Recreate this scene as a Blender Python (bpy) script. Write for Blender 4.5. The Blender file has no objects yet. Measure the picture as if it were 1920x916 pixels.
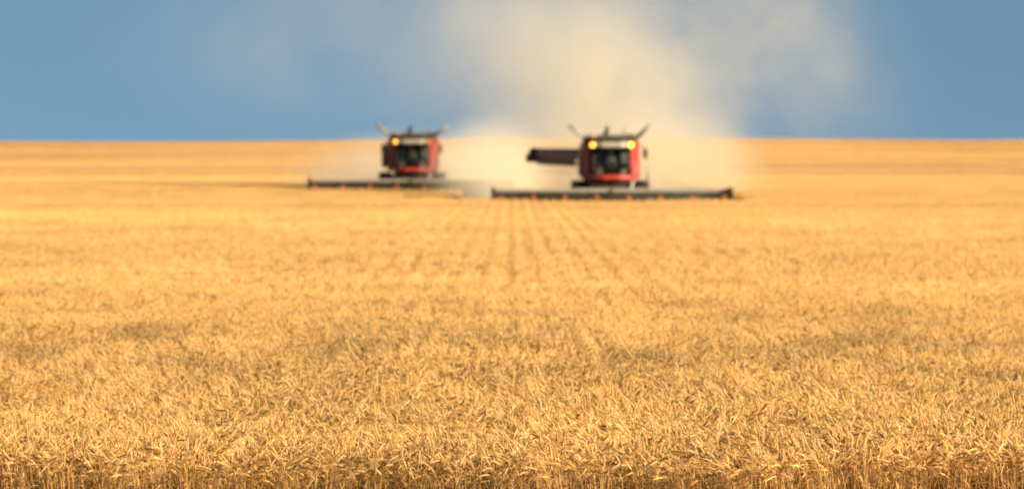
import bpy, bmesh, math, random
import numpy as np
from mathutils import Vector, Matrix
R = math.radians
random.seed(7)
SC = bpy.context.scene

# ---------------------------------------------------------------- camera
EYE = 3.0
cd = bpy.data.cameras.new('camera'); cam = bpy.data.objects.new('camera', cd)
SC.collection.objects.link(cam)
cd.sensor_width = 36; cd.lens = 135; cd.clip_start = 0.5; cd.clip_end = 9000
cam.location = (0, 0, EYE)
cam.rotation_euler = (R(90) - math.atan(158 / 7200), 0, 0)
cd.dof.use_dof = True; cd.dof.focus_distance = 29.0; cd.dof.aperture_fstop = 2.5
SC.camera = cam

# ---------------------------------------------------------------- sky and sun
SUN_EL, SUN_AZ = 20.0, 121.0       # azimuth clockwise from +Y: low, from the right, a little behind the camera
w = bpy.data.worlds.new('World'); SC.world = w; w.use_nodes = True
nt = w.node_tree; bg = nt.nodes['Background']
sky = nt.nodes.new('ShaderNodeTexSky'); sky.sky_type = 'NISHITA'; sky.sun_disc = False
sky.sun_elevation = R(SUN_EL); sky.sun_rotation = R(SUN_AZ)
sky.air_density = 1.0; sky.dust_density = 0.0; sky.ozone_density = 3.0
tc = nt.nodes.new('ShaderNodeTexCoord')
lift = nt.nodes.new('ShaderNodeVectorMath'); lift.operation = 'ADD'; lift.inputs[1].default_value = (0, 0, 0.30)
nt.links.new(tc.outputs['Generated'], lift.inputs[0])
nt.links.new(lift.outputs[0], sky.inputs['Vector'])
hs = nt.nodes.new('ShaderNodeHueSaturation'); hs.inputs['Saturation'].default_value = 0.93; hs.inputs['Hue'].default_value = 0.478
nt.links.new(sky.outputs[0], hs.inputs['Color']); nt.links.new(hs.outputs[0], bg.inputs[0])
bg.inputs[1].default_value = 0.034

sd = bpy.data.lights.new('sun', 'SUN'); sd.energy = 5.0; sd.angle = R(0.5); sd.color = (1.0, 0.83, 0.59)
sun = bpy.data.objects.new('sun', sd); SC.collection.objects.link(sun)
dv = Vector((math.sin(R(SUN_AZ)) * math.cos(R(SUN_EL)), math.cos(R(SUN_AZ)) * math.cos(R(SUN_EL)), math.sin(R(SUN_EL))))
sun.rotation_euler = dv.to_track_quat('Z', 'Y').to_euler()

SC.view_settings.view_transform = 'Standard'; SC.view_settings.look = 'None'
SC.view_settings.exposure = 1.78; SC.view_settings.gamma = 1.0; SC.view_settings.use_curve_mapping = False
SC.cycles.use_denoising = True; SC.cycles.filter_width = 1.9
SC.cycles.max_bounces = 8; SC.cycles.diffuse_bounces = 3; SC.cycles.transparent_max_bounces = 16
SC.cycles.volume_bounces = 3
SC.cycles.volume_step_rate = 1.0; SC.cycles.volume_max_steps = 128

# ---------------------------------------------------------------- materials
def mat(name, col, rough=0.6, metal=0.0, var=0.12, scale=3.0, emit=None, es=0.0):
    m = bpy.data.materials.new(name); m.use_nodes = True
    n = m.node_tree; p = n.nodes['Principled BSDF']
    p.inputs['Roughness'].default_value = rough; p.inputs['Metallic'].default_value = metal
    t = n.nodes.new('ShaderNodeTexNoise'); t.inputs['Scale'].default_value = scale; t.inputs['Detail'].default_value = 5
    c = n.nodes.new('ShaderNodeTexCoord'); n.links.new(c.outputs['Object'], t.inputs['Vector'])
    r = n.nodes.new('ShaderNodeValToRGB')
    r.color_ramp.elements[0].position = 0.3; r.color_ramp.elements[1].position = 0.7
    dust = (0.30, 0.22, 0.12)
    a = [x * (1 - var) for x in col]; b = [x * (1 - var * 0.6) + d * var * 0.6 for x, d in zip(col, dust)]
    r.color_ramp.elements[0].color = (*a, 1); r.color_ramp.elements[1].color = (*b, 1)
    n.links.new(t.outputs[0], r.inputs[0]); n.links.new(r.outputs[0], p.inputs['Base Color'])
    if max(col) < 0.05: p.inputs['Specular IOR Level'].default_value = 0.2
    if emit:
        p.inputs['Emission Color'].default_value = (*emit, 1); p.inputs['Emission Strength'].default_value = es
    return m
M = {}
M['red'] = mat('red_paint', (0.27, 0.012, 0.011), 0.42, var=0.15)
M['dark'] = mat('black_steel', (0.008, 0.0075, 0.0065), 0.55, var=0.2)
M['grey'] = mat('grey_steel', (0.24, 0.22, 0.185), 0.5, var=0.3)
M['dim'] = mat('dusty_dark_steel', (0.014, 0.0125, 0.010), 0.6, var=0.3)
M['pale'] = mat('pale_plastic', (0.27, 0.24, 0.20), 0.5)
M['rubber'] = mat('rubber', (0.022, 0.020, 0.017), 0.85, var=0.35)
M['rim'] = mat('rim_paint', (0.40, 0.36, 0.28), 0.5)
M['orange'] = mat('orange_plastic', (0.42, 0.085, 0.008), 0.45)
M['rail'] = mat('rail_paint', (0.36, 0.33, 0.28), 0.5)
M['lit'] = mat('lit_lamp', (0.9, 0.5, 0.1), 0.3, emit=(1.0, 0.30, 0.012), es=1.05)
M['lit_yellow'] = mat('lit_lamp_yellow', (0.9, 0.6, 0.1), 0.3, emit=(1.0, 0.58, 0.02), es=1.5)
M['dimly_lit'] = mat('dimly_lit_lamp', (0.9, 0.5, 0.1), 0.3, emit=(1.0, 0.34, 0.015), es=0.6)
M['unlit'] = mat('unlit_lamp', (0.75, 0.33, 0.05), 0.25)
M['auger'] = mat('hazed_brown_red_paint', (0.27, 0.15, 0.12), 0.55, var=0.3)  # lightened brown-red: the veil of airborne dust is put into the colour
M['light_patch'] = mat('beige_light_patch', (0.55, 0.50, 0.42), 0.6)  # pale tone for light showing through the cab, used on added panels
M['cloth'] = mat('shirt_cloth', (0.25, 0.20, 0.16), 0.9)
M['skin'] = mat('skin', (0.42, 0.24, 0.16), 0.6)
M['seat'] = mat('seat_fabric', (0.05, 0.05, 0.05), 0.9)
def glass():
    m = bpy.data.materials.new('cab_glass'); m.use_nodes = True; n = m.node_tree
    for x in list(n.nodes):
        if x.type != 'OUTPUT_MATERIAL': n.nodes.remove(x)
    out = n.nodes['Material Output']
    tr = n.nodes.new('ShaderNodeBsdfTransparent'); tr.inputs[0].default_value = (0.50, 0.56, 0.52, 1)
    gl = n.nodes.new('ShaderNodeBsdfGlossy'); gl.inputs['Roughness'].default_value = 0.08
    fr = n.nodes.new('ShaderNodeFresnel'); fr.inputs[0].default_value = 1.5
    no = n.nodes.new('ShaderNodeTexNoise'); no.inputs['Scale'].default_value = 2.0
    mr = n.nodes.new('ShaderNodeMapRange'); mr.inputs['From Min'].default_value = .4; mr.inputs['From Max'].default_value = .7
    mr.inputs['To Min'].default_value = .0; mr.inputs['To Max'].default_value = .05
    ad = n.nodes.new('ShaderNodeMath'); ad.operation = 'ADD'
    mx = n.nodes.new('ShaderNodeMixShader')
    n.links.new(no.outputs[0], mr.inputs[0]); n.links.new(mr.outputs[0], ad.inputs[0]); hf = n.nodes.new('ShaderNodeMath'); hf.operation = 'MULTIPLY'; hf.inputs[1].default_value = .6; n.links.new(fr.outputs[0], hf.inputs[0]); n.links.new(hf.outputs[0], ad.inputs[1])
    n.links.new(ad.outputs[0], mx.inputs[0]); n.links.new(tr.outputs[0], mx.inputs[1]); n.links.new(gl.outputs[0], mx.inputs[2])
    n.links.new(mx.outputs[0], out.inputs[0])
    return m
M['glass'] = glass()

# ---------------------------------------------------------------- terrain
_Z = np.array([-400, 0, 205, 237, 300, 400, 500, 600, 700, 850, 930, 1000, 1080, 1300, 2000, 6000], float)
_H = np.array([0, 0, 0, 0.36, 0.62, 0.98, 1.45, 2.25, 3.4, 5.5, 6.6, 7.3, 7.5, 5.5, -4, -50], float)
_zz = np.arange(-400, 6000, 4.0)
_hh = np.interp(_zz, _Z, _H)
_k = np.hanning(9); _k /= _k.sum()
_hh = np.convolve(np.pad(_hh, 4, mode='edge'), _k, 'valid')
def ground_h(x, y):
    x = np.asarray(x, float); y = np.asarray(y, float)
    h = np.interp(y, _zz, _hh)
    far = np.clip((y - 260) / 500, 0, 1.4)
    h = h + far * (0.50 * np.sin(y / 46.0 + x / 70.0) + 0.30 * np.sin(y / 27.0 - x / 55 + 1.3) + 0.25 * np.sin(x / 40.0 + 1.0)) * 0.40
    h = h + far * (x * 0.0028 + 0.25 * np.sin(x / 33.0 + .6))
    near = np.clip(1 - y / 330, 0, 1)
    h = h + near * (0.030 * np.sin(y / 3.1 + 0.9 * np.sin(x / 3.3)) + 0.03 * np.sin(x / 1.7 + y / 6.0 + .5) + 0.025 * np.sin(y / 7.3 + x / 9.0 + 2.1))
    return h

def set_props(o, label=None, cat=None, group=None, kind=None):
    if label: o['label'] = label
    if cat: o['category'] = cat
    if group: o['group'] = group
    if kind: o['kind'] = kind

def ground():
    ys = np.concatenate([np.arange(-300, 0, 30), np.arange(0, 60, 1.0), np.arange(60, 330, 4), np.arange(330, 1400, 12), np.arange(1400, 6001, 200)])
    xs = np.concatenate([np.arange(-3000, -300, 150), np.arange(-300, -60, 12), np.arange(-60, 60, 2.0), np.arange(60, 300, 12), np.arange(300, 3001, 150)])
    X, Y = np.meshgrid(xs, ys); Z = ground_h(X, Y)
    v = np.stack([X, Y, Z], -1).reshape(-1, 3)
    nx = len(xs); f = []
    for j in range(len(ys) - 1):
        for i in range(nx - 1):
            a = j * nx + i; f.append((a, a + 1, a + nx + 1, a + nx))
    me = bpy.data.meshes.new('ground'); me.from_pydata(v.tolist(), [], f)
    me.polygons.foreach_set('use_smooth', [True] * len(f))
    o = bpy.data.objects.new('ground', me); SC.collection.objects.link(o)
    m = bpy.data.materials.new('stubble_soil'); m.use_nodes = True; n = m.node_tree; p = n.nodes['Principled BSDF']
    p.inputs['Roughness'].default_value = 0.95
    c = n.nodes.new('ShaderNodeNewGeometry')
    t = n.nodes.new('ShaderNodeTexNoise'); t.inputs['Scale'].default_value = 9; t.inputs['Detail'].default_value = 8
    n.links.new(c.outputs['Position'], t.inputs['Vector'])
    r = n.nodes.new('ShaderNodeValToRGB'); r.color_ramp.elements[0].position = .35; r.color_ramp.elements[1].position = .62
    r.color_ramp.elements[0].color = (0.30, 0.19, 0.08, 1); r.color_ramp.elements[1].color = (0.52, 0.34, 0.14, 1)
    n.links.new(t.outputs[0], r.inputs[0]); n.links.new(r.outputs[0], p.inputs['Base Color'])
    b = n.nodes.new('ShaderNodeBump'); b.inputs['Strength'].default_value = .8; b.inputs['Distance'].default_value = .05
    n.links.new(t.outputs[0], b.inputs['Height']); n.links.new(b.outputs[0], p.inputs['Normal'])
    me.materials.append(m); o['kind'] = 'structure'
ground()

# ---------------------------------------------------------------- wheat
def wheat_material():
    m = bpy.data.materials.new('ripe_wheat'); m.use_nodes = True; n = m.node_tree
    for x in list(n.nodes):
        if x.type != 'OUTPUT_MATERIAL': n.nodes.remove(x)
    out = n.nodes['Material Output']
    at = n.nodes.new('ShaderNodeAttribute'); at.attribute_name = 'col'
    g = n.nodes.new('ShaderNodeNewGeometry')
    # ripeness differs from patch to patch, in streaks lying across the field
    mp = n.nodes.new('ShaderNodeVectorMath'); mp.operation = 'MULTIPLY'; mp.inputs[1].default_value = (0.35, 0.30, 0.0)
    n.links.new(g.outputs['Position'], mp.inputs[0])
    t1 = n.nodes.new('ShaderNodeTexNoise'); t1.inputs['Scale'].default_value = 1.0; t1.inputs['Detail'].default_value = 4
    n.links.new(mp.outputs[0], t1.inputs['Vector'])
    mp2 = n.nodes.new('ShaderNodeVectorMath'); mp2.operation = 'MULTIPLY'; mp2.inputs[1].default_value = (0.005, 0.012, 0.0)
    n.links.new(g.outputs['Position'], mp2.inputs[0])
    t2 = n.nodes.new('ShaderNodeTexNoise'); t2.inputs['Scale'].default_value = 1.0; t2.inputs['Detail'].default_value = 3
    n.links.new(mp2.outputs[0], t2.inputs['Vector'])
    def rng(src, a, b, lo, hi):
        r = n.nodes.new('ShaderNodeMapRange'); r.inputs['From Min'].default_value = a; r.inputs['From Max'].default_value = b
        r.inputs['To Min'].default_value = lo; r.inputs['To Max'].default_value = hi
        n.links.new(src, r.inputs[0]); return r.outputs[0]
    mul = n.nodes.new('ShaderNodeMath'); mul.operation = 'MULTIPLY'
    n.links.new(rng(t1.outputs[0], .36, .58, .83, 1.06), mul.inputs[0]); n.links.new(rng(t2.outputs[0], .40, .60, .76, 1.04), mul.inputs[1])
    # a darker, less even belt across the wheat some forty metres out
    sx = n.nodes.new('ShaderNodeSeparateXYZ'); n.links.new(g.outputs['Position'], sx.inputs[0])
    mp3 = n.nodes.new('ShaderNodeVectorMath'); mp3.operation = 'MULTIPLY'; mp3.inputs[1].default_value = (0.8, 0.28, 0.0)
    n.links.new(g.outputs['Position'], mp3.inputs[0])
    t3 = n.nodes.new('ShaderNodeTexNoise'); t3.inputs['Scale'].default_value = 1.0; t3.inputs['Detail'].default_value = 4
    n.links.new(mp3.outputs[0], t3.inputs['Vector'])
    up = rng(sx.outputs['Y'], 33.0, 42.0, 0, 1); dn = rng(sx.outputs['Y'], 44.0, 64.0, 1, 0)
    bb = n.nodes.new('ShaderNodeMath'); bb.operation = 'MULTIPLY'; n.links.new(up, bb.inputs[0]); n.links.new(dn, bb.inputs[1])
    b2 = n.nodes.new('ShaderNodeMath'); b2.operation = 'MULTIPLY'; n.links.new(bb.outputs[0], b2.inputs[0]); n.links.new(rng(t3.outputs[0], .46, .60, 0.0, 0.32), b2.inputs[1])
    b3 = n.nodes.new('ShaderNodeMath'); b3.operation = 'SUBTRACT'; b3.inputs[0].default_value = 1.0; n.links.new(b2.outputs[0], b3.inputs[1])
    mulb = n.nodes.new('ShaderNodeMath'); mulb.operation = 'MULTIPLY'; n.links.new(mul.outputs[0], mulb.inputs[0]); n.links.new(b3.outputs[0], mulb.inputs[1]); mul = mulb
    cm = n.nodes.new('ShaderNodeVectorMath'); cm.operation = 'SCALE'
    n.links.new(at.outputs['Color'], cm.inputs[0]); n.links.new(mul.outputs[0], cm.inputs['Scale'])
    d = n.nodes.new('ShaderNodeBsdfDiffuse'); t = n.nodes.new('ShaderNodeBsdfTranslucent')
    n.links.new(cm.outputs[0], d.inputs[0]); n.links.new(cm.outputs[0], t.inputs[0])
    mx = n.nodes.new('ShaderNodeMixShader'); mx.inputs[0].default_value = 0.44
    n.links.new(d.outputs[0], mx.inputs[1]); n.links.new(t.outputs[0], mx.inputs[2])
    gl = n.nodes.new('ShaderNodeBsdfGlossy'); gl.inputs['Roughness'].default_value = 0.45; gl.inputs['Color'].default_value = (1, .9, .7, 1)
    m2 = n.nodes.new('ShaderNodeMixShader'); m2.inputs[0].default_value = 0.05
    n.links.new(mx.outputs[0], m2.inputs[1]); n.links.new(gl.outputs[0], m2.inputs[2])
    n.links.new(m2.outputs[0], out.inputs[0])
    return m
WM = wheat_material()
STEM = np.array([0.77, 0.485, 0.17]); EAR = np.array([0.59, 0.35, 0.12]); LEAF = np.array([0.73, 0.465, 0.17]); AWN = np.array([0.86, 0.55, 0.18])

class Acc:
    def __init__(s): s.v = []; s.c = []; s.f4 = []; s.f3 = []; s.n = 0
    def tubes(s, P, rad, th, sides, col, flat=1.0):
        # P (N,K,3) centre lines in vertical planes of azimuth th; rad (N,K); col (N,3) or (N,K,3)
        N, K, _ = P.shape
        T = np.gradient(P, axis=1); T /= np.linalg.norm(T, axis=2, keepdims=True) + 1e-9
        B = np.stack([-np.sin(th), np.cos(th), np.zeros(N)], -1)[:, None, :].repeat(K, 1)
        Nn = np.cross(T, B)
        a = np.arange(sides) * 2 * np.pi / sides
        V = P[:, :, None, :] + rad[:, :, None, None] * (np.cos(a)[None, None, :, None] * B[:, :, None, :] * flat + np.sin(a)[None, None, :, None] * Nn[:, :, None, :])
        if col.ndim == 2: col = col[:, None, :].repeat(K, 1)
        C = col[:, :, None, :].repeat(sides, 2)
        idx = (np.arange(N * K * sides) + s.n).reshape(N, K, sides)
        nxt = np.roll(idx, -1, axis=2)
        F = np.stack([idx[:, :-1], nxt[:, :-1], nxt[:, 1:], idx[:, 1:]], -1).reshape(-1, 4)
        s.v.append(V.reshape(-1, 3)); s.c.append(C.reshape(-1, 3)); s.f4.append(F); s.n += N * K * sides
    def strips(s, P, W, half, col):   # P (N,K,3), W (N,3) side vector, half (N,K)
        N, K, _ = P.shape
        V = np.stack([P - W[:, None] * half[..., None], P + W[:, None] * half[..., None]], 2)
        idx = (np.arange(N * K * 2) + s.n).reshape(N, K, 2)
        F = np.stack([idx[:, :-1, 0], idx[:, :-1, 1], idx[:, 1:, 1], idx[:, 1:, 0]], -1).reshape(-1, 4)
        s.v.append(V.reshape(-1, 3)); s.c.append(col[:, None, None, :].repeat(K, 1).repeat(2, 2).reshape(-1, 3)); s.f4.append(F); s.n += N * K * 2
    def sheet(s, xs, ys, H, col):
        X, Y = np.meshgrid(xs, ys); V = np.stack([X, Y, H], -1).reshape(-1, 3); nx = len(xs); ny = len(ys)
        idx = (np.arange(nx * ny) + s.n).reshape(ny, nx)
        F = np.stack([idx[:-1, :-1], idx[:-1, 1:], idx[1:, 1:], idx[1:, :-1]], -1).reshape(-1, 4)
        s.v.append(V); s.c.append(np.tile(col, (nx * ny, 1))); s.f4.append(F); s.n += nx * ny
    def mesh(s, name):
        v = np.concatenate(s.v); c = np.concatenate(s.c); f = np.concatenate(s.f4).astype(np.int32)
        me = bpy.data.meshes.new(name)
        me.vertices.add(len(v)); me.vertices.foreach_set('co', v.astype(np.float32).ravel())
        me.loops.add(f.size); me.loops.foreach_set('vertex_index', f.ravel())
        me.polygons.add(len(f)); me.polygons.foreach_set('loop_start', np.arange(0, f.size, 4, dtype=np.int32))
        try: me.polygons.foreach_set('loop_total', np.full(len(f), 4, np.int32))
        except Exception: pass
        me.update(calc_edges=True)
        a = me.attributes.new('col', 'FLOAT_COLOR', 'POINT')
        a.data.foreach_set('color', np.concatenate([c, np.ones((len(c), 1))], 1).astype(np.float32).ravel())
        me.materials.append(WM); me.validate(); return me

def stalks(acc, rg, size, dens, lod):
    N = int(size * size * dens)
    rows = [0.3333, 0.50, 0.50][lod]
    nr = int(round(size / rows))
    x = (rg.integers(0, nr, N) + 0.5) * rows - size / 2 + rg.normal(0, [0.085, 0.058, 0.06][lod], N)
    y = rg.uniform(-size / 2, size / 2, N)
    H = rg.normal(0.80, 0.040, N)
    th = rg.uniform(0, 2 * np.pi, N)
    wind = rg.random(N) < 0.45
    th = np.where(wind, rg.normal(np.pi * 0.95, 0.6, N), th)
    lean = np.abs(rg.normal(0.10, 0.06, N))                 # stem lean, radians
    nod = np.clip(rg.normal(1.3, 0.65, N), 0.1, 2.7)       # final angle of the ear from vertical
    D = np.stack([np.cos(th), np.sin(th), np.zeros(N)], -1)
    thick = [1.0, 1.6, 3.2][lod]
    def path(steps, total, a0, a1, start):
        # integrate segments with angle easing from a0 to a1
        K = steps + 1; P = np.zeros((N, K, 3)); P[:, 0] = start
        for k in range(steps):
            u = (k + 0.5) / steps
            a = a0 + (a1 - a0) * u
            P[:, k + 1] = P[:, k] + (total / steps)[:, None] * (np.sin(a)[:, None] * D + np.cos(a)[:, None] * np.array([0, 0, 1.0]))
        return P
    base = np.stack([x, y, np.full(N, -0.02)], -1)
    neckL = 0.10 * np.ones(N)
    S = path(3, H - 0.10, lean * 0.2, lean * 1.6, base)
    neck = path(4, neckL * rg.uniform(.7, 1.3, N), lean * 1.6, nod * 0.85, S[:, -1])
    L = rg.uniform(0.070, 0.105, N) * [1, 1.15, 1.5][lod]
    ear = path(8 if lod == 0 else 3, L, nod * 0.85, nod * 1.12, neck[:, -1])
    far = np.array([[1.10, 1.08, 1.04], [1.05, 1.075, 1.09], [0.97, 1.0, 1.10]][lod])     # tint per patch kind; light caught by finer awns put into colour
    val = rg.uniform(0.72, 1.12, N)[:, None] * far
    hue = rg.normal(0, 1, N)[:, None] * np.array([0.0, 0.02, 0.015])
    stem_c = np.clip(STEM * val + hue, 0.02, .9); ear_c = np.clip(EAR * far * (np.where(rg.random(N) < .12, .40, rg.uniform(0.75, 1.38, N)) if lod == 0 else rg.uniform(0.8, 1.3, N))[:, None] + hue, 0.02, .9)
    full = np.concatenate([S, neck[:, 1:]], 1)
    rs = np.linspace(0.0020, 0.0013, full.shape[1])[None] * thick * np.ones((N, 1))
    if lod: full = full[:, [2, 4, 7]]; rs = rs[:, [2, 4, 7]]
    low = np.clip((full[..., 2:3] - 0.30) / 0.42, 0, 1)                 # browner sheaths low down, with the shade between stalks painted in
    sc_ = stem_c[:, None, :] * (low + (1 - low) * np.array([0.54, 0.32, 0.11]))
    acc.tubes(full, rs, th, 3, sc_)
    if lod == 0:
        prof = np.array([0.0016, .0058, .0044, .0066, .0048, .0064, .0044, .0050, .0008])
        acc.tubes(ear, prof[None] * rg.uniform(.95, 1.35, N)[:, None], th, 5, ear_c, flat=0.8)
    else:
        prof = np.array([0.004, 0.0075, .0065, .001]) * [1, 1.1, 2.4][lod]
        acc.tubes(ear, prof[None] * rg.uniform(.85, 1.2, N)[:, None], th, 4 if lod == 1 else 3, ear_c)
    # awns
    na = [14, 6, 0][lod]
    Tend = ear[:, -1] - ear[:, 0]; Tend /= np.linalg.norm(Tend, axis=1, keepdims=True)
    for k in range(na):
        at = rg.uniform(0.1, 1.0, N) * (ear.shape[1] - 1); i0 = np.minimum(at.astype(int), ear.shape[1] - 2)
        fr = (at - i0)[:, None]; p0 = ear[np.arange(N), i0] * (1 - fr) + ear[np.arange(N), i0 + 1] * fr
        d = Tend + rg.normal(0, .22, (N, 3)); d /= np.linalg.norm(d, axis=1, keepdims=True)
        l = rg.uniform(.045, .08, N)[:, None]
        W = np.cross(d, rg.normal(0, 1, (N, 3))); W /= np.linalg.norm(W, axis=1, keepdims=True) + 1e-6
        P = np.stack([p0, p0 + d * l * .5, p0 + d * l + np.array([0, 0, -.006])], 1)
        acc.strips(P, W, np.array([.0007, .0005, .0001])[None] * thick * np.ones((N, 1)), np.clip(AWN * val, 0, .92))
    # dry leaves
    nl = [2, 1, 1][lod]
    for k in range(nl):
        keep = rg.random(N) < [.75, .6, .8][lod]; m = keep.sum()
        u = rg.uniform(.45, .98, N)[keep] * (S.shape[1] - 1); i0 = np.minimum(u.astype(int), 2); fr = (u - i0)[:, None]
        Sk = S[keep]; p0 = Sk[np.arange(m), i0] * (1 - fr) + Sk[np.arange(m), i0 + 1] * fr
        a = rg.uniform(0, 2 * np.pi, m); dd = np.stack([np.cos(a), np.sin(a), np.zeros(m)], -1)
        l = rg.uniform(.09, .20, m)[:, None]; up = rg.uniform(.2, .9, m)[:, None]
        z = np.array([0, 0, 1.0])
        P = np.stack([p0, p0 + dd * l * .25 + z * l * .35 * up, p0 + dd * l * .6 + z * l * .35 * up, p0 + dd * l * .9 - z * l * (.35 - .3 * up)], 1)
        W = np.stack([-np.sin(a), np.cos(a), rg.normal(0, .5, m)], -1)
        acc.strips(P, W, np.array([.0014, .0030, .0024, .0004])[None] * [1, 1.3, 3][lod] * np.ones((m, 1)), np.clip(LEAF * rg.uniform(.6, 1.1, m)[:, None], 0, .9))

tiles = bpy.data.collections.new('wheat_tiles')
NV = [8, 6, 5]
SIZES = [1.0, 2.0, 6.0]; DENS = [420, 190, 26]
first = []
cnt = 0
for lod in range(3):
    first.append(cnt)
    for k in range(NV[lod]):
        rg = np.random.default_rng(100 * lod + k); acc = Acc()
        stalks(acc, rg, SIZES[lod], DENS[lod], lod)
        if lod:      # the closed canopy below the ears
            n = [0, 17, 25][lod]; xs = np.linspace(-SIZES[lod] / 2, SIZES[lod] / 2, n)
            Hh = 0.50 + rg.normal(0, .05, (n, n)) + 0.0 * xs
            Hh[0] = Hh[-1] = 0.5; Hh[:, 0] = Hh[:, -1] = 0.5
            acc.sheet(xs, xs, Hh + (.10 if lod == 2 else 0), np.array([.64, .40, .125]))
        me = acc.mesh('wheat_patch')
        o = bpy.data.objects.new('wheat_patch_%02d' % cnt, me); tiles.objects.link(o); cnt += 1

COMB = [(5.33, 203.0), (-6.25, 237.0)]        # x of the machine's middle, distance of its header front
def cut(x, y, pad):
    for cx, cy in COMB:
        if abs(x - cx) < 6.35 + pad and y > cy + 0.2 - pad and y < 460: return True
    return False
pts = []; var = []; rot = []; scl = []
rr = random.Random(5)
def add_tiles(lod, y0, y1):
    s = SIZES[lod]; y = y0 + s / 2
    while y < y1:
        hw = 0.1333 * y * 1.18 + 4
        nx = int(math.ceil(hw / s))
        for i in range(-nx, nx + 1):
            x = i * s
            if lod == 1 and cut(x, y, 1.0): continue
            if lod == 2 and cut(x, y, 3.0): continue
            oy = rr.uniform(-.12, .12) if lod == 0 else 0
            pts.append((x + rr.uniform(-.01, .01), y + oy, float(ground_h(x, y)) + rr.uniform(-.012, .012)))
            var.append(first[lod] + rr.randrange(NV[lod])); rot.append(0.0 if rr.random() < .7 else math.pi)
            hs = 1 + 0.03 * math.sin(x / 1.9 + 3 * math.sin(y / 5.0)) + rr.uniform(-.012, .012)
            scl.append((1.0, 1.0, hs))
        y += s
def blend_tiles(y0, y1):          # the two patch kinds mingle, two metres square at a time
    y = y0 + 1
    while y < y1:
        hw = 0.1333 * y * 1.18 + 4; nx = int(math.ceil(hw / 2)); pr = (y - y0) / (y1 - y0)
        for i in range(-nx, nx + 1):
            if rr.random() < pr: cells = [(1, 2.0 * i, y)]
            else: cells = [(0, 2.0 * i + a, y + b) for a in (-.5, .5) for b in (-.5, .5)]
            for lod, cx, cy in cells:
                pts.append((cx, cy, float(ground_h(cx, cy)))); var.append(first[lod] + rr.randrange(NV[lod]))
                rot.append(0.0 if rr.random() < .7 else math.pi); scl.append((1.0, 1.0, 1 + rr.uniform(-.03, .03)))
        y += 2
add_tiles(0, 28.3, 52.3); blend_tiles(52.3, 82.3); add_tiles(1, 82.3, 330.3); add_tiles(2, 330.3, 1120)
me = bpy.data.meshes.new('wheat_field'); me.from_pydata(pts, [], [])
a = me.attributes.new('variant', 'INT', 'POINT'); a.data.foreach_set('value', var)
a = me.attributes.new('turn', 'FLOAT_VECTOR', 'POINT'); a.data.foreach_set('vector', np.array([(0, 0, r) for r in rot], np.float32).ravel())
a = me.attributes.new('size', 'FLOAT_VECTOR', 'POINT'); a.data.foreach_set('vector', np.array(scl, np.float32).ravel())
wf = bpy.data.objects.new('wheat_field', me); SC.collection.objects.link(wf)
set_props(wf, 'ripe golden bearded wheat covering the whole field up to the horizon', 'wheat', kind='stuff')
ng = bpy.data.node_groups.new('plant_wheat', 'GeometryNodeTree')
ng.interface.new_socket('Geometry', in_out='INPUT', socket_type='NodeSocketGeometry')
ng.interface.new_socket('Geometry', in_out='OUTPUT', socket_type='NodeSocketGeometry')
gi = ng.nodes.new('NodeGroupInput'); go = ng.nodes.new('NodeGroupOutput')
ci = ng.nodes.new('GeometryNodeCollectionInfo'); ci.inputs['Collection'].default_value = tiles
ci.inputs['Separate Children'].default_value = True
ip = ng.nodes.new('GeometryNodeInstanceOnPoints'); ip.inputs['Pick Instance'].default_value = True
def nattr(name, typ):
    q = ng.nodes.new('GeometryNodeInputNamedAttribute'); q.data_type = typ; q.inputs[0].default_value = name
    return next(s for s in q.outputs if s.enabled and s.name == 'Attribute')
ng.links.new(gi.outputs[0], ip.inputs['Points']); ng.links.new(ci.outputs[0], ip.inputs['Instance'])
ng.links.new(nattr('variant', 'INT'), ip.inputs['Instance Index'])
ng.links.new(nattr('turn', 'FLOAT_VECTOR'), ip.inputs['Rotation'])
ng.links.new(nattr('size', 'FLOAT_VECTOR'), ip.inputs['Scale'])
ng.links.new(ip.outputs[0], go.inputs[0])
md = wf.modifiers.new('plant', 'NODES'); md.node_group = ng

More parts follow.
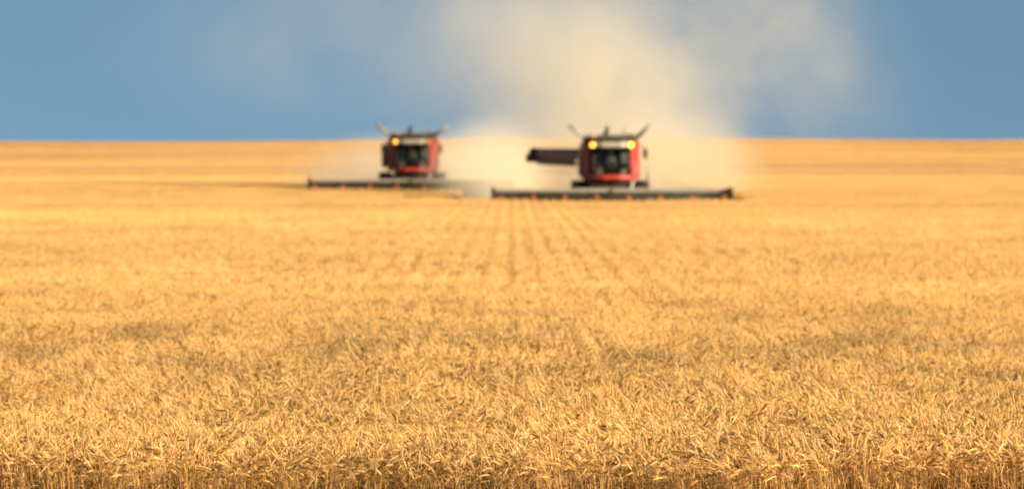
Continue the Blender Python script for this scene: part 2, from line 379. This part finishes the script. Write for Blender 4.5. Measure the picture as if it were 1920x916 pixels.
# ---------------------------------------------------------------- mesh helpers
class MB:
    def __init__(s): s.b = bmesh.new()
    def box(s, c, d, bev=0.02, rx=0, ry=0, rz=0):
        t = bmesh.new(); bmesh.ops.create_cube(t, size=1)
        bmesh.ops.scale(t, vec=d, verts=t.verts)
        if bev: bmesh.ops.bevel(t, geom=t.edges[:], offset=min(bev, min(d) * .45), segments=2, affect='EDGES', profile=.5)
        mt = Matrix.Translation(c) @ Matrix.Rotation(rz, 4, 'Z') @ Matrix.Rotation(ry, 4, 'Y') @ Matrix.Rotation(rx, 4, 'X')
        bmesh.ops.transform(t, matrix=mt, verts=t.verts); return s.merge(t)
    def merge(s, t):
        me = bpy.data.meshes.new('t'); t.to_mesh(me); t.free(); s.b.from_mesh(me); bpy.data.meshes.remove(me); return s
    def tube(s, pts, r, n=8):
        t = bmesh.new(); pts = [Vector(p) for p in pts]; rings = []
        rad = r if isinstance(r, (list, tuple)) else [r] * len(pts)
        for i, p in enumerate(pts):
            d = (pts[min(i + 1, len(pts) - 1)] - pts[max(i - 1, 0)]).normalized()
            u = d.orthogonal().normalized() if abs(d.z) > .9 else d.cross(Vector((0, 0, 1))).normalized()
            v = d.cross(u)
            rings.append([t.verts.new(p + rad[i] * (math.cos(2 * math.pi * k / n) * u + math.sin(2 * math.pi * k / n) * v)) for k in range(n)])
        for a, b in zip(rings, rings[1:]):
            for k in range(n): t.faces.new((a[k], a[(k + 1) % n], b[(k + 1) % n], b[k])).smooth = True
        t.faces.new(rings[0][::-1]); t.faces.new(rings[-1]); return s.merge(t)
    def prism(s, poly, z0, z1, axis='z', bev=0.03, top=1.0):
        t = bmesh.new()
        def P(a, b, c): return {'z': (a, b, c), 'x': (c, a, b), 'y': (a, c, b)}[axis]
        A = [t.verts.new(P(a, b, z0)) for a, b in poly]; B = [t.verts.new(P(a * top, b, z1)) for a, b in poly]
        n = len(poly)
        for k in range(n): t.faces.new((A[k], A[(k + 1) % n], B[(k + 1) % n], B[k]))
        t.faces.new(A[::-1]); t.faces.new(B)
        bmesh.ops.recalc_face_normals(t, faces=t.faces)
        if bev: bmesh.ops.bevel(t, geom=t.edges[:], offset=bev, segments=2, affect='EDGES', profile=.5)
        return s.merge(t)
    def lathe(s, prof, c, n=36, axis='x'):   # prof: (offset along axis, radius), closed
        t = bmesh.new(); rings = []
        for k in range(n):
            a = 2 * math.pi * k / n
            if axis == 'x': rings.append([t.verts.new((c[0] + o, c[1] + r * math.cos(a), c[2] + r * math.sin(a))) for o, r in prof])
            else: rings.append([t.verts.new((c[0] + r * math.cos(a), c[1] + o, c[2] + r * math.sin(a))) for o, r in prof])
        m = len(prof)
        for k in range(n):
            A, B = rings[k], rings[(k + 1) % n]
            for j in range(m): t.faces.new((A[j], A[(j + 1) % m], B[(j + 1) % m], B[j])).smooth = True
        bmesh.ops.recalc_face_normals(t, faces=t.faces)
        return s.merge(t)
    def quad(s, p, th=0.012):
        t = bmesh.new(); v = [t.verts.new(q) for q in p]; f = t.faces.new(v)
        bmesh.ops.recalc_face_normals(t, faces=t.faces); bmesh.ops.solidify(t, geom=t.faces[:], thickness=th); return s.merge(t)
    def build(s, name, m, parent, label=None):
        me = bpy.data.meshes.new(name); s.b.to_mesh(me); s.b.free(); me.materials.append(m)
        o = bpy.data.objects.new(name, me); SC.collection.objects.link(o); o.parent = parent
        if label: o['label'] = label
        return o

# ---------------------------------------------------------------- combine harvester (faces -Y, origin on the ground under the header front)
def tyre_and_rim(root, x, y, r, wd, sgn):
    prof = [(-wd / 2, r * .62), (-wd / 2 * 1.04, r * .80), (-wd / 2 * .92, r * .95), (-wd / 2 * .6, r * .985), (wd / 2 * .6, r * .985), (wd / 2 * .92, r * .95), (wd / 2 * 1.04, r * .80), (wd / 2, r * .62)]
    t = MB(); t.lathe(prof, (x, y, r), 40)
    for k in range(22):
        a = 2 * math.pi * k / 22
        for s_ in (-1, 1):
            aa = a + (math.pi / 22 if s_ > 0 else 0)
            t.box((x + s_ * wd * .24, y + (r * .985) * math.cos(aa), r + (r * .985) * math.sin(aa)), (wd * .50, .06, .075), .012, rx=aa, rz=0)
    wroot = MB()
    wroot.lathe([(-.12, 0.02), (-.12, .22), (.12, .22), (.12, 0.02)], (x, y, r), 20)
    hub = wroot.build('wheel', M['grey'], root)
    t.build('tyre', M['rubber'], hub)
    rm = MB(); rm.lathe([(-wd * .45, r * .61), (-wd * .45, r * .55), (-.05 + sgn * wd * .12, r * .45), (-.05 + sgn * wd * .12, .06), (.05 + sgn * wd * .12, .06), (.05 + sgn * wd * .12, r * .45), (wd * .45, r * .55), (wd * .45, r * .61)], (x, y, r), 32)
    rm.build('rim', M['rim'], hub)

def combine(x, y, label, auger_out, lamps):
    g = float(ground_h(x, y))
    root = bpy.data.objects.new('combine_harvester', None); SC.collection.objects.link(root)
    root.location = (x, y, g)
    set_props(root, label, 'combine harvester', 'combine harvesters working the field')
    # ---- header
    HW = 6.35
    hb = MB()
    hb.box((0, 2.05, .95), (2 * HW - .1, .06, .72), .01)                 # back sheet
    hb.box((0, 2.10, 0.50), (2 * HW - .1, .20, .18), .03)
    hb.box((0, 1.25, 0.30), (2 * HW - .2, 1.6, .05), .01, rx=R(6))         # floor
    hd = hb.build('header', M['dim'], root)
    tb = MB(); tb.box((0, 2.12, 1.37), (2 * HW - .1, .18, .22), .03); tb.build('top_beam', M['grey'], hd)
    cb = MB(); cb.box((0, .42, .22), (2 * HW - .3, .10, .04), .01)
    for k in range(84):
        xx = -HW + .25 + k * (2 * HW - .5) / 83
        cb.box((xx, .33, .22), (.022, .16, .022), .004)
    cb.build('cutter_bar', M['dark'], hd)
    au = MB(); au.tube([(-HW + .15, 1.45, .62), (HW - .15, 1.45, .62)], .16, 14)
    t = bmesh.new()
    for sgn in (-1, 1):
        prev = None
        for k in range(150):
            u = k / 149; xx = sgn * (HW - .2 - u * (HW - .9)); a = sgn * k * .55
            p = [Vector((xx, 1.45 + q * math.cos(a), .62 + q * math.sin(a))) for q in (.15, .33)]
            vv = [t.verts.new(q) for q in p]
            if prev: t.faces.new((prev[0], prev[1], vv[1], vv[0]))
            prev = vv
    au.merge(t); au.build('feed_auger', M['dim'], hd)
    # end dividers
    for sgn in (-1, 1):
        dv_ = MB()
        dv_.prism([(2.2, .15), (2.2, 1.56), (1.7, 1.58), (.55, 1.15), (-.55, .35), (-.8, .12), (0, .10)], sgn * (HW - .09), sgn * (HW + .03), 'x', .02)
        dv_.tube([(sgn * (HW), -.8, .14), (sgn * (HW + .05), -.3, .6), (sgn * (HW + .05), 1.4, 1.5)], .03, 6)
        dv_.build('crop_divider', M['dark'], hd)
    # reel
    rc = Vector((0, .55, .90)); rr_ = .38
    rb = MB(); rb.tube([(-HW + .2, rc.y, rc.z), (HW - .2, rc.y, rc.z)], .085, 12)
    NB = 6
    for k in range(NB):
        a = 2 * math.pi * k / NB + .25
        by, bz = rc.y + rr_ * math.cos(a), rc.z + rr_ * math.sin(a)
        rb.tube([(-HW + .2, by, bz), (HW - .2, by, bz)], .026, 6)
        for j in range(80):
            xx = -HW + .25 + j * (2 * HW - .5) / 79
            rb.box((xx, by - .01, bz - .11), (.012, .012, .22), 0, rx=.15)
    rl = rb.build('reel', M['dark'], hd)
    sp = []
    for j in range(8):
        xx = (j - 3.5) * 1.68
        s_ = MB()
        for k in range(NB):
            a = 2 * math.pi * k / NB + .25
            s_.tube([(xx, rc.y, rc.z), (xx, rc.y + rr_ * math.cos(a), rc.z + rr_ * math.sin(a))], .022, 6)
        s_.lathe([(-.02, .09), (-.02, .17), (.02, .17), (.02, .09)], (xx, rc.y, rc.z), 20)
        s_.build('reel_spider', M['dark'], hd)
        gd = MB()   # orange guide shoes standing in front of the reel
        gd.prism([(-.10, .80), (.10, .80), (.08, .96), (0, 1.03), (-.08, .96)], -.10, -.05, 'y', .01)
        gd.box((0, -.03, .62), (.07, .05, .40), .01)
        o = gd.build('reel_guard', M['orange'], hd); o.location = (xx, .02, .10)
    for sgn in (-1, 0, 1):
        ra = MB(); ra.tube([(sgn * (HW - .12), 2.1, 1.42), (sgn * (HW - .12), 1.2, 1.34), (sgn * (HW - .12), .55, 1.06)], .05, 8)
        ra.tube([(sgn * (HW - .12), 1.95, 1.1), (sgn * (HW - .12), 1.1, 1.34)], .032, 8)
        ra.build('reel_arm', M['dark'], hd)
    # ---- feeder house
    fh = MB(); fh.prism([(2.23, .35), (2.23, 1.36), (3.0, 1.62), (4.7, 2.05), (4.7, 1.05)], -.72, .72, 'x', .04)
    for k in range(3): fh.box((0, 2.5 + .7 * k, 1.52 + .165 * k), (1.3, .06, .06), .01, rx=R(14))
    fh.build('feeder_house', M['dim'], root)
    for s_ in (-1, 1):
        hc = MB(); hc.tube([(s_ * .86, 2.35, .75), (s_ * .86, 4.2, 1.15)], .06, 8); hc.build('lift_cylinder', M['rail'], root)
    hc = MB(); hc.tube([(1.02, 2.3, 1.2), (1.10, 2.6, 1.7), (1.15, 3.2, 1.84), (1.18, 3.9, 1.80)], .07, 8); hc.build('hydraulic_hose', M['rail'], root)
    # ---- chassis and body
    ch = MB(); ch.box((0, 6.2, 1.30), (1.9, 4.6, .85), .05); ch.box((0, 4.75, 1.25), (2.7, .5, .5), .05)
    ch.box((0, 3.95, 1.60), (2.7, .9, .28), .04); ch.box((0, 3.45, 1.70), (2.3, 1.2, .42), .06); ch.box((-1.75, 3.5, 1.72), (.75, .7, .10), .02)
    ch.build('chassis', M['dark'], root)
    bd = MB()
    pl = [(-1.56, 10.2), (-1.56, 4.75), (-1.22, 4.28), (1.22, 4.28), (1.56, 4.75), (1.56, 10.2)]
    bd.prism(pl, 1.98, 3.98, 'z', .07)
    bd.box((0, 10.6, 2.35), (2.7, .9, 1.7), .18)
    body = bd.build('body', M['red'], root)
    for s_ in (-1, 1):
        pn = MB(); pn.box((s_ * 1.57, 7.6, 2.7), (.03, 3.6, 1.2), .01); pn.box((s_ * 1.57, 5.35, 2.5), (.03, .7, 1.0), .01)
        pn.build('side_vent_panel', M['dark'], body)
    # ---- grain tank
    gt = MB(); gt.box((0, 6.25, 4.12), (2.90, 3.5, .30), .04)
    tank = gt.build('grain_tank', M['dark'], root)
    for s_ in (-1, 1):
        fl = MB(); fl.quad([(s_ * 1.38, 4.75, 4.14), (s_ * 1.38, 7.9, 4.14), (s_ * 2.20, 8.0, 4.84), (s_ * 2.24, 4.65, 4.86)], .10)
        fl.tube([(s_ * 1.38, 4.72, 4.14), (s_ * 2.26, 4.62, 4.88)], .085, 8)
        fl.build('tank_flap', M['grey'], tank)
    fl = MB(); fl.quad([(-1.3, 7.95, 4.14), (1.3, 7.95, 4.14), (1.5, 8.5, 4.40), (-1.5, 8.5, 4.40)], .03)
    fl.build('tank_flap', M['grey'], tank); fl = MB()
    fl.quad([(-1.3, 4.68, 4.16), (1.3, 4.68, 4.16), (1.28, 4.55, 4.30), (-1.28, 4.55, 4.30)], .03)
    fl.build('tank_flap', M['grey'], tank)
    ta = MB(); ta.tube([(-.32, 6.0, 4.1), (-.22, 5.7, 4.45), (-.14, 5.5, 4.78)], [.15, .14, .10], 10); ta.box((-.24, 5.6, 4.35), (.34, .3, .3), .05)
    ta.build('tank_filling_auger', M['dark'], tank)
    # ---- cab
    cf = MB()
    YF, YB, WX = 2.62, 4.26, .93
    for s_ in (-1, 1):
        cf.tube([(s_ * .80, YF + .12, 2.16), (s_ * .93, YF + .02, 2.5), (s_ * .97, YF + .10, 3.1), (s_ * .90, YF + .28, 3.66)], .045, 8)
        cf.tube([(s_ * .97, YB, 1.95), (s_ * 1.0, YB, 3.66)], .05, 8)
        cf.tube([(s_ * .98, 3.35, 1.95), (s_ * 1.0, 3.4, 3.66)], .035, 8)
    cf.box((0, 3.42, 2.16), (1.86, 1.5, .10), .04)
    cf.box((0, YB - .02, 2.35), (1.9, .06, .75), .02)
    cab = cf.build('cab', M['dark'], root)
    ws = MB(); n = 10; t = bmesh.new(); grid = []
    for j, (zz, dy, wx) in enumerate([(2.21, .10, .80), (2.5, 0.02, .92), (3.1, .10, .96), (3.64, .28, .90)]):
        row = []
        for i in range(n + 1):
            u = i / n * 2 - 1; row.append(t.verts.new((u * wx, YF + dy - .16 * (1 - u * u), zz)))
        grid.append(row)
    for a_, b_ in zip(grid, grid[1:]):
        for i in range(n): t.faces.new((a_[i], a_[i + 1], b_[i + 1], b_[i])).smooth = True
    ws.merge(t); ws.build('windshield', M['glass'], cab)
    for s_ in (-1, 1):
        sg = MB(); sg.quad([(s_ * .98, 2.82, 2.05), (s_ * .98, 4.22, 2.05), (s_ * 1.0, 4.22, 3.62), (s_ * .95, 2.88, 3.62)], .008); sg.build('side_window', M['glass'], cab)
    rw = MB(); rw.quad([(-.9, YB - .01, 2.75), (.9, YB - .01, 2.75), (.9, YB - .01, 3.6), (-.9, YB - .01, 3.6)], .006); rw.build('rear_window', M['glass'], cab)
    rf = MB(); rf.prism([(-1.12, 4.5), (-1.18, 3.0), (-1.02, 2.42), (-.5, 2.22), (.5, 2.22), (1.02, 2.42), (1.18, 3.0), (1.12, 4.5)], 3.66, 3.96, 'z', .06)
    roof = rf.build('cab_roof', M['pale'], cab)
    r2 = MB(); r2.prism([(-1.34, 4.5), (-1.38, 3.0), (-1.30, 2.52), (-.5, 2.30), (.5, 2.30), (1.30, 2.52), (1.38, 3.0), (1.34, 4.5)], 3.97, 4.20, 'z', .06)
    r2.build('roof_cap', M['dark'], cab)
    wp = MB(); wp.tube([(.0, 2.38, 3.62), (-.15, 2.46, 3.0)], .018, 6); wp.tube([(-.17, 2.49, 3.05), (-.20, 2.44, 2.4)], .014, 6); wp.build('wiper', M['dark'], cab)
    sk = MB(); sk.prism([(-1.18, 4.27), (-1.22, 3.2), (-.98, 2.66), (-.45, 2.46), (.45, 2.46), (.98, 2.66), (1.22, 3.2), (1.18, 4.27)], 1.93, 2.20, 'z', .06)
    sk.build('cab_skirt', M['red'], cab)
    ye = MB(); ye.box((0.05, 2.44, 2.08), (.75, .04, .06), .01); ye.build('marker_strip', M['orange'], cab)
    st = MB(); st.box((0, 3.65, 2.45), (.55, .5, .14), .05); st.box((0, 3.92, 2.85), (.52, .14, .72), .06, rx=R(-6)); st.box((0, 3.7, 2.2), (.3, .3, .4), .03)
    st.build('seat', M['seat'], cab)
    sw = MB(); sw.tube([(0, 2.9, 2.05), (0, 3.12, 2.66)], .05, 8); sw.lathe([(-.015, .17), (-.015, .20), (.015, .20), (.015, .17)], (0, 3.13, 2.70), 24, 'y')
    sw.build('steering_wheel', M['dark'], cab)
    mo = MB(); mo.box((-.62, 3.15, 2.62), (.22, .08, .3), .02, rz=R(-20)); mo.tube([(-.7, 3.3, 2.1), (-.64, 3.2, 2.6)], .02, 6); mo.build('control_console', M['grey'], cab)
    for s_ in (-1, 1):
        tp = MB(); tp.box((s_ * .72, YB - .07, 3.12), (.30, .03, .52), .01); tp.build('upper_light_patch', M['light_patch'], cab)  # pale panels added in place of light showing through the cab windows
        mn = MB(); mn.box((s_ * .62, 2.95, 2.38), (.30, .05, .24), .015, rx=R(12), rz=R(-s_ * 15)); mn.tube([(s_ * .62, 2.98, 2.04), (s_ * .62, 2.97, 2.3)], .02, 6); mn.build('lower_light_patch', M['light_patch'], cab)  # pale boards added low in the cab for bright spots behind the glass
    # lamps
    for s_, key in zip((-1, 1), lamps):
        lh = MB(); lh.lathe([(-.02, .02), (-.02, .17), (.12, .15), (.16, .02)], (s_ * 1.03, 2.36, 3.80), 20, 'y')
        ho = lh.build('work_lamp', M['dark'], cab)
        ln = MB(); ln.lathe([(-.035, .003), (-.032, .09), (-.02, .135), (-.005, .135), (-.005, .003)], (s_ * 1.03, 2.335, 3.80), 20, 'y')
        ln.build('lens', M[key], ho, 'lit amber lens' if key != 'unlit' else 'unlit amber lens')
    # mirrors
    for s_ in (-1, 1):
        mr = MB(); mr.tube([(s_ * 1.12, 2.75, 3.74), (s_ * 1.60, 2.55, 3.78), (s_ * 1.80, 2.5, 3.62)], .025, 6)
        ma = mr.build('mirror_arm', M['dark'], cab)
        mm = MB(); mm.box((s_ * 1.80, 2.5, 3.35), (.24, .09, .52), .04); mm.build('mirror', M['dark'], ma)
    an = MB(); an.tube([(.5, 4.3, 4.19), (.5, 4.3, 4.6)], .012, 5); an.build('antenna', M['dark'], root)
    be = MB(); be.lathe([(0, .0), (0, .07), (.02, .07), (.02, .0)], (-.9, 4.2, 4.27), 14, 'y'); be.tube([(-.9, 4.2, 4.19), (-.9, 4.2, 4.32)], .06, 12); be.build('beacon', M['unlit'], root)
    # platform and ladder on the lit side
    pf = MB(); pf.box((1.62, 3.75, 1.86), (.75, 1.5, .06), .01)
    plat = pf.build('platform', M['dark'], root)
    hr = MB()
    for yy in (3.05, 3.75, 4.45): hr.tube([(1.97, yy, 1.88), (1.97, yy, 2.95)], .022, 6)
    for zz in (2.42, 2.95): hr.tube([(1.97, 3.05, zz), (1.97, 4.45, zz)], .022, 6)
    hr.tube([(1.32, 3.05, 1.88), (1.32, 3.05, 2.9)], .022, 6)
    hr.build('handrail', M['rail'], plat)
    ld = MB()
    for xx in (2.08, 2.42): ld.tube([(xx, 3.0, .55), (xx - .08, 3.0, 1.95), (xx - .1, 3.0, 2.5)], .025, 6)
    for k in range(5): ld.box((2.22, 3.0, .65 + .28 * k), (.36, .18, .035), .008)
    ld.build('ladder', M['rail'], root)
    # wheels
    for s_ in (-1, 1):
        tyre_and_rim(root, s_ * 1.72, 4.75, .95, .80, s_)
        tyre_and_rim(root, s_ * 1.45, 9.1, .68, .50, s_)
    # engine deck, exhaust, chopper
    en = MB(); en.box((0, 9.1, 4.08), (2.6, 2.0, .25), .06); en.build('engine_deck', M['red'], root)
    ex = MB(); ex.tube([(.9, 9.4, 4.15), (.9, 9.4, 4.6), (.9, 9.55, 4.75)], .07, 10); ex.build('exhaust_pipe', M['grey'], root)
    cp = MB(); cp.box((0, 11.2, 1.5), (1.9, .9, .7), .08, rx=R(20)); cp.build('straw_chopper', M['dark'], root)
    # unloading auger
    ua = MB()
    if auger_out:
        p0, p1 = Vector((-1.45, 5.0, 3.30)), Vector((-4.18, 7.4, 3.34))
    else:
        p0, p1 = Vector((-1.66, 5.0, 3.20)), Vector((-1.70, 11.6, 3.45))
    ua.tube([(p0.x, p0.y, 2.2), (p0.x, p0.y, 3.0), p0, p1], .31, 14)
    aug = ua.build('unloading_auger', M['auger'], root)
    sp_ = MB(); dd = (p1 - p0).normalized()
    sp_.tube([p1 - dd * .5, p1, p1 + dd * .12 - Vector((0, 0, .10)), p1 + dd * .14 - Vector((0, 0, .46))], [.32, .34, .33, .30], 12)
    sp_.build('auger_spout', M['rubber'], aug)
    br = MB()
    a1 = p0 + dd * .6 - Vector((0, 0, .45)); a2 = p0 + (p1 - p0) * .93 - Vector((0, 0, .28))
    br.tube([p0 - Vector((0, 0, .7)), a1, a2], .07, 8)
    br.quad([a1 + Vector((0, 0, .2)), a2 + Vector((0, 0, .1)), a2 - Vector((0, 0, .30)), a1 - Vector((0, 0, .22))], .04)
    br.build('auger_brace', M['grey'], aug)
    return root

def driver(x, y, label):
    g = float(ground_h(x, y))
    P = {'pelvis': (0, 3.68, 2.60), 'belly': (0, 3.72, 2.78), 'chest': (0, 3.74, 3.00), 'neck': (0, 3.70, 3.16), 'head0': (0, 3.66, 3.24), 'head': (0, 3.64, 3.35), 'crown': (0, 3.66, 3.44)}
    R_ = {'pelvis': .15, 'belly': .14, 'chest': .16, 'neck': .06, 'head0': .07, 'head': .095, 'crown': .075}
    E = [('pelvis', 'belly'), ('belly', 'chest'), ('chest', 'neck'), ('neck', 'head0'), ('head0', 'head'), ('head', 'crown')]
    for s_, k in ((-1, 'l'), (1, 'r')):
        for nme, p, r in (('sh', (.20, 3.72, 3.06), .07), ('el', (.27, 3.50, 2.80), .048), ('wr', (.16, 3.24, 2.80), .032), ('ha', (.14, 3.16, 2.82), .038),
                          ('hip', (.12, 3.58, 2.58), .095), ('kn', (.17, 3.20, 2.58), .065), ('an', (.17, 3.08, 2.16), .045), ('to', (.18, 2.92, 2.10), .04)):
            P[nme + k] = (s_ * p[0], p[1], p[2]); R_[nme + k] = r
        E += [('chest', 'sh' + k), ('sh' + k, 'el' + k), ('el' + k, 'wr' + k), ('wr' + k, 'ha' + k), ('pelvis', 'hip' + k), ('hip' + k, 'kn' + k), ('kn' + k, 'an' + k), ('an' + k, 'to' + k)]
    keys = list(P); me = bpy.data.meshes.new('person')
    me.from_pydata([P[k] for k in keys], [(keys.index(a), keys.index(b)) for a, b in E], [])
    o = bpy.data.objects.new('person', me); SC.collection.objects.link(o); o.location = (x, y, g)
    mod = o.modifiers.new('skin', 'SKIN'); sub = o.modifiers.new('sub', 'SUBSURF'); sub.levels = 1; sub.render_levels = 2
    for k, sv in zip(keys, me.skin_vertices[0].data): sv.radius = (R_[k], R_[k]); sv.use_root = (k == 'pelvis')
    m = bpy.data.materials.new('driver_cloth_and_skin'); m.use_nodes = True; n = m.node_tree; p = n.nodes['Principled BSDF']
    t = n.nodes.new('ShaderNodeTexCoord'); s = n.nodes.new('ShaderNodeSeparateXYZ'); n.links.new(t.outputs['Object'], s.inputs[0])
    r = n.nodes.new('ShaderNodeValToRGB'); r.color_ramp.interpolation = 'CONSTANT'
    mr = n.nodes.new('ShaderNodeMapRange'); mr.inputs['From Min'].default_value = 2.0; mr.inputs['From Max'].default_value = 3.5
    n.links.new(s.outputs['Z'], mr.inputs[0]); n.links.new(mr.outputs[0], r.inputs[0])
    r.color_ramp.elements[0].color = (.06, .08, .12, 1); r.color_ramp.elements[1].position = .78; r.color_ramp.elements[1].color = (.45, .27, .19, 1)
    e = r.color_ramp.elements.new(.46); e.color = (.38, .30, .24, 1)
    n.links.new(r.outputs[0], p.inputs['Base Color']); p.inputs['Roughness'].default_value = .85
    me.materials.append(m)
    set_props(o, label, 'person', 'drivers in the cabs')
    cp = MB(); cp.lathe([(0, .0), (0, .105), (.05, .10), (.09, .06), (.10, .0)], (0, 0, 0), 18, 'y'); cp.b.transform(Matrix.Translation((0, 3.65, 3.39)) @ Matrix.Rotation(R(90), 4, 'X'))
    cp.box((0, 3.52, 3.40), (.15, .13, .015), .005)
    cp.build('cap', M['dark'], o)

combine(*COMB[0], 'nearer red combine harvester with two lit amber lamps and its unloading auger swung out', True, ('lit', 'lit_yellow'))
combine(*COMB[1], 'farther red combine harvester with one lit amber lamp, its header half hidden in dust', False, ('dimly_lit', 'unlit'))
driver(*COMB[0], 'driver in cap seated in the cab of the nearer combine with two lit lamps')
driver(*COMB[1], 'driver in cap seated in the cab of the farther combine with one lit lamp')

# ---------------------------------------------------------------- dust
def dust(px, py, dist, hw, hh, hd, dens, tilt=0.0, lo=0.30, hi=0.66, scale=0.16, power=1.0, label='', col=(0.72, 0.66, 0.52)):
    """an ellipsoid of blown dust: px,py say where its middle stands at distance dist; half sizes in metres"""
    x = (px - 960) / 7200 * dist; z = EYE + (300 - py) / 7200 * dist
    me = bpy.data.meshes.new('dust_cloud'); b = bmesh.new(); bmesh.ops.create_icosphere(b, subdivisions=4, radius=1); b.to_mesh(me); b.free()
    o = bpy.data.objects.new('dust_cloud', me); SC.collection.objects.link(o)
    o.location = (x, dist, z); o.scale = (hw, hd, hh); o.rotation_euler = (0, tilt, 0)
    m = bpy.data.materials.new('dust'); m.use_nodes = True; n = m.node_tree
    n.nodes.remove(n.nodes['Principled BSDF']); out = n.nodes['Material Output']
    pv = n.nodes.new('ShaderNodeVolumePrincipled'); pv.inputs['Color'].default_value = (*col, 1); pv.inputs['Anisotropy'].default_value = 0.0
    tcn = n.nodes.new('ShaderNodeTexCoord'); ln = n.nodes.new('ShaderNodeVectorMath'); ln.operation = 'LENGTH'
    n.links.new(tcn.outputs['Object'], ln.inputs[0])
    f = n.nodes.new('ShaderNodeMapRange'); f.interpolation_type = 'SMOOTHSTEP'
    f.inputs['From Min'].default_value = 1.0; f.inputs['From Max'].default_value = 0.0; f.inputs['To Min'].default_value = 0; f.inputs['To Max'].default_value = 1
    n.links.new(ln.outputs['Value'], f.inputs[0])
    pw = n.nodes.new('ShaderNodeMath'); pw.operation = 'POWER'; pw.inputs[1].default_value = power; n.links.new(f.outputs[0], pw.inputs[0])
    ge = n.nodes.new('ShaderNodeNewGeometry'); no = n.nodes.new('ShaderNodeTexNoise'); no.inputs['Scale'].default_value = scale; no.inputs['Detail'].default_value = 3
    n.links.new(ge.outputs['Position'], no.inputs['Vector'])
    nr = n.nodes.new('ShaderNodeMapRange'); nr.inputs['From Min'].default_value = lo; nr.inputs['From Max'].default_value = hi
    nr.inputs['To Min'].default_value = 0.25; nr.inputs['To Max'].default_value = 1.3
    n.links.new(no.outputs[0], nr.inputs[0])
    a = n.nodes.new('ShaderNodeMath'); a.operation = 'MULTIPLY'; n.links.new(pw.outputs[0], a.inputs[0]); n.links.new(nr.outputs[0], a.inputs[1])
    c = n.nodes.new('ShaderNodeMath'); c.operation = 'MULTIPLY'; c.inputs[1].default_value = dens; n.links.new(a.outputs[0], c.inputs[0])
    n.links.new(c.outputs[0], pv.inputs['Density']); n.links.new(pv.outputs[0], out.inputs['Volume'])
    me.materials.append(m)
    set_props(o, label, 'dust', kind='stuff')
dust(1180, 322, 232, 9.8, 4.8, 11, .25, col=(.68, .615, .48), label='thick cream dust rolling low behind the nearer combine')
dust(1150, 205, 238, 11.5, 9.5, 14, .115, tilt=R(12), power=1.3, scale=.26, lo=.38, hi=.62, col=(.70, .64, .50), label='tall beige dust plume rising straight above the nearer combine')
dust(1400, 30, 247, 19, 12, 16, .042, tilt=R(42), power=2.0, scale=.22, lo=.40, hi=.62, label='thin dust drifting up and right from the nearer combine')
dust(1020, 90, 254, 14, 13, 16, .055, col=(.78, .73, .60), power=1.5, label='pale dust hanging above the gap between the two combines')
dust(660, 60, 280, 24, 11, 16, .008, col=(.82, .80, .72), label='faint dust veil high above the farther combine')
dust(775, 342, 262, 10.5, 4.2, 12, .24, col=(.84, .79, .66), label='cream dust rolling low behind the farther combine')
dust(920, 325, 224, 4.6, 4.0, 9, .24, col=(.76, .70, .57), label='dust covering the right half of the farther header')
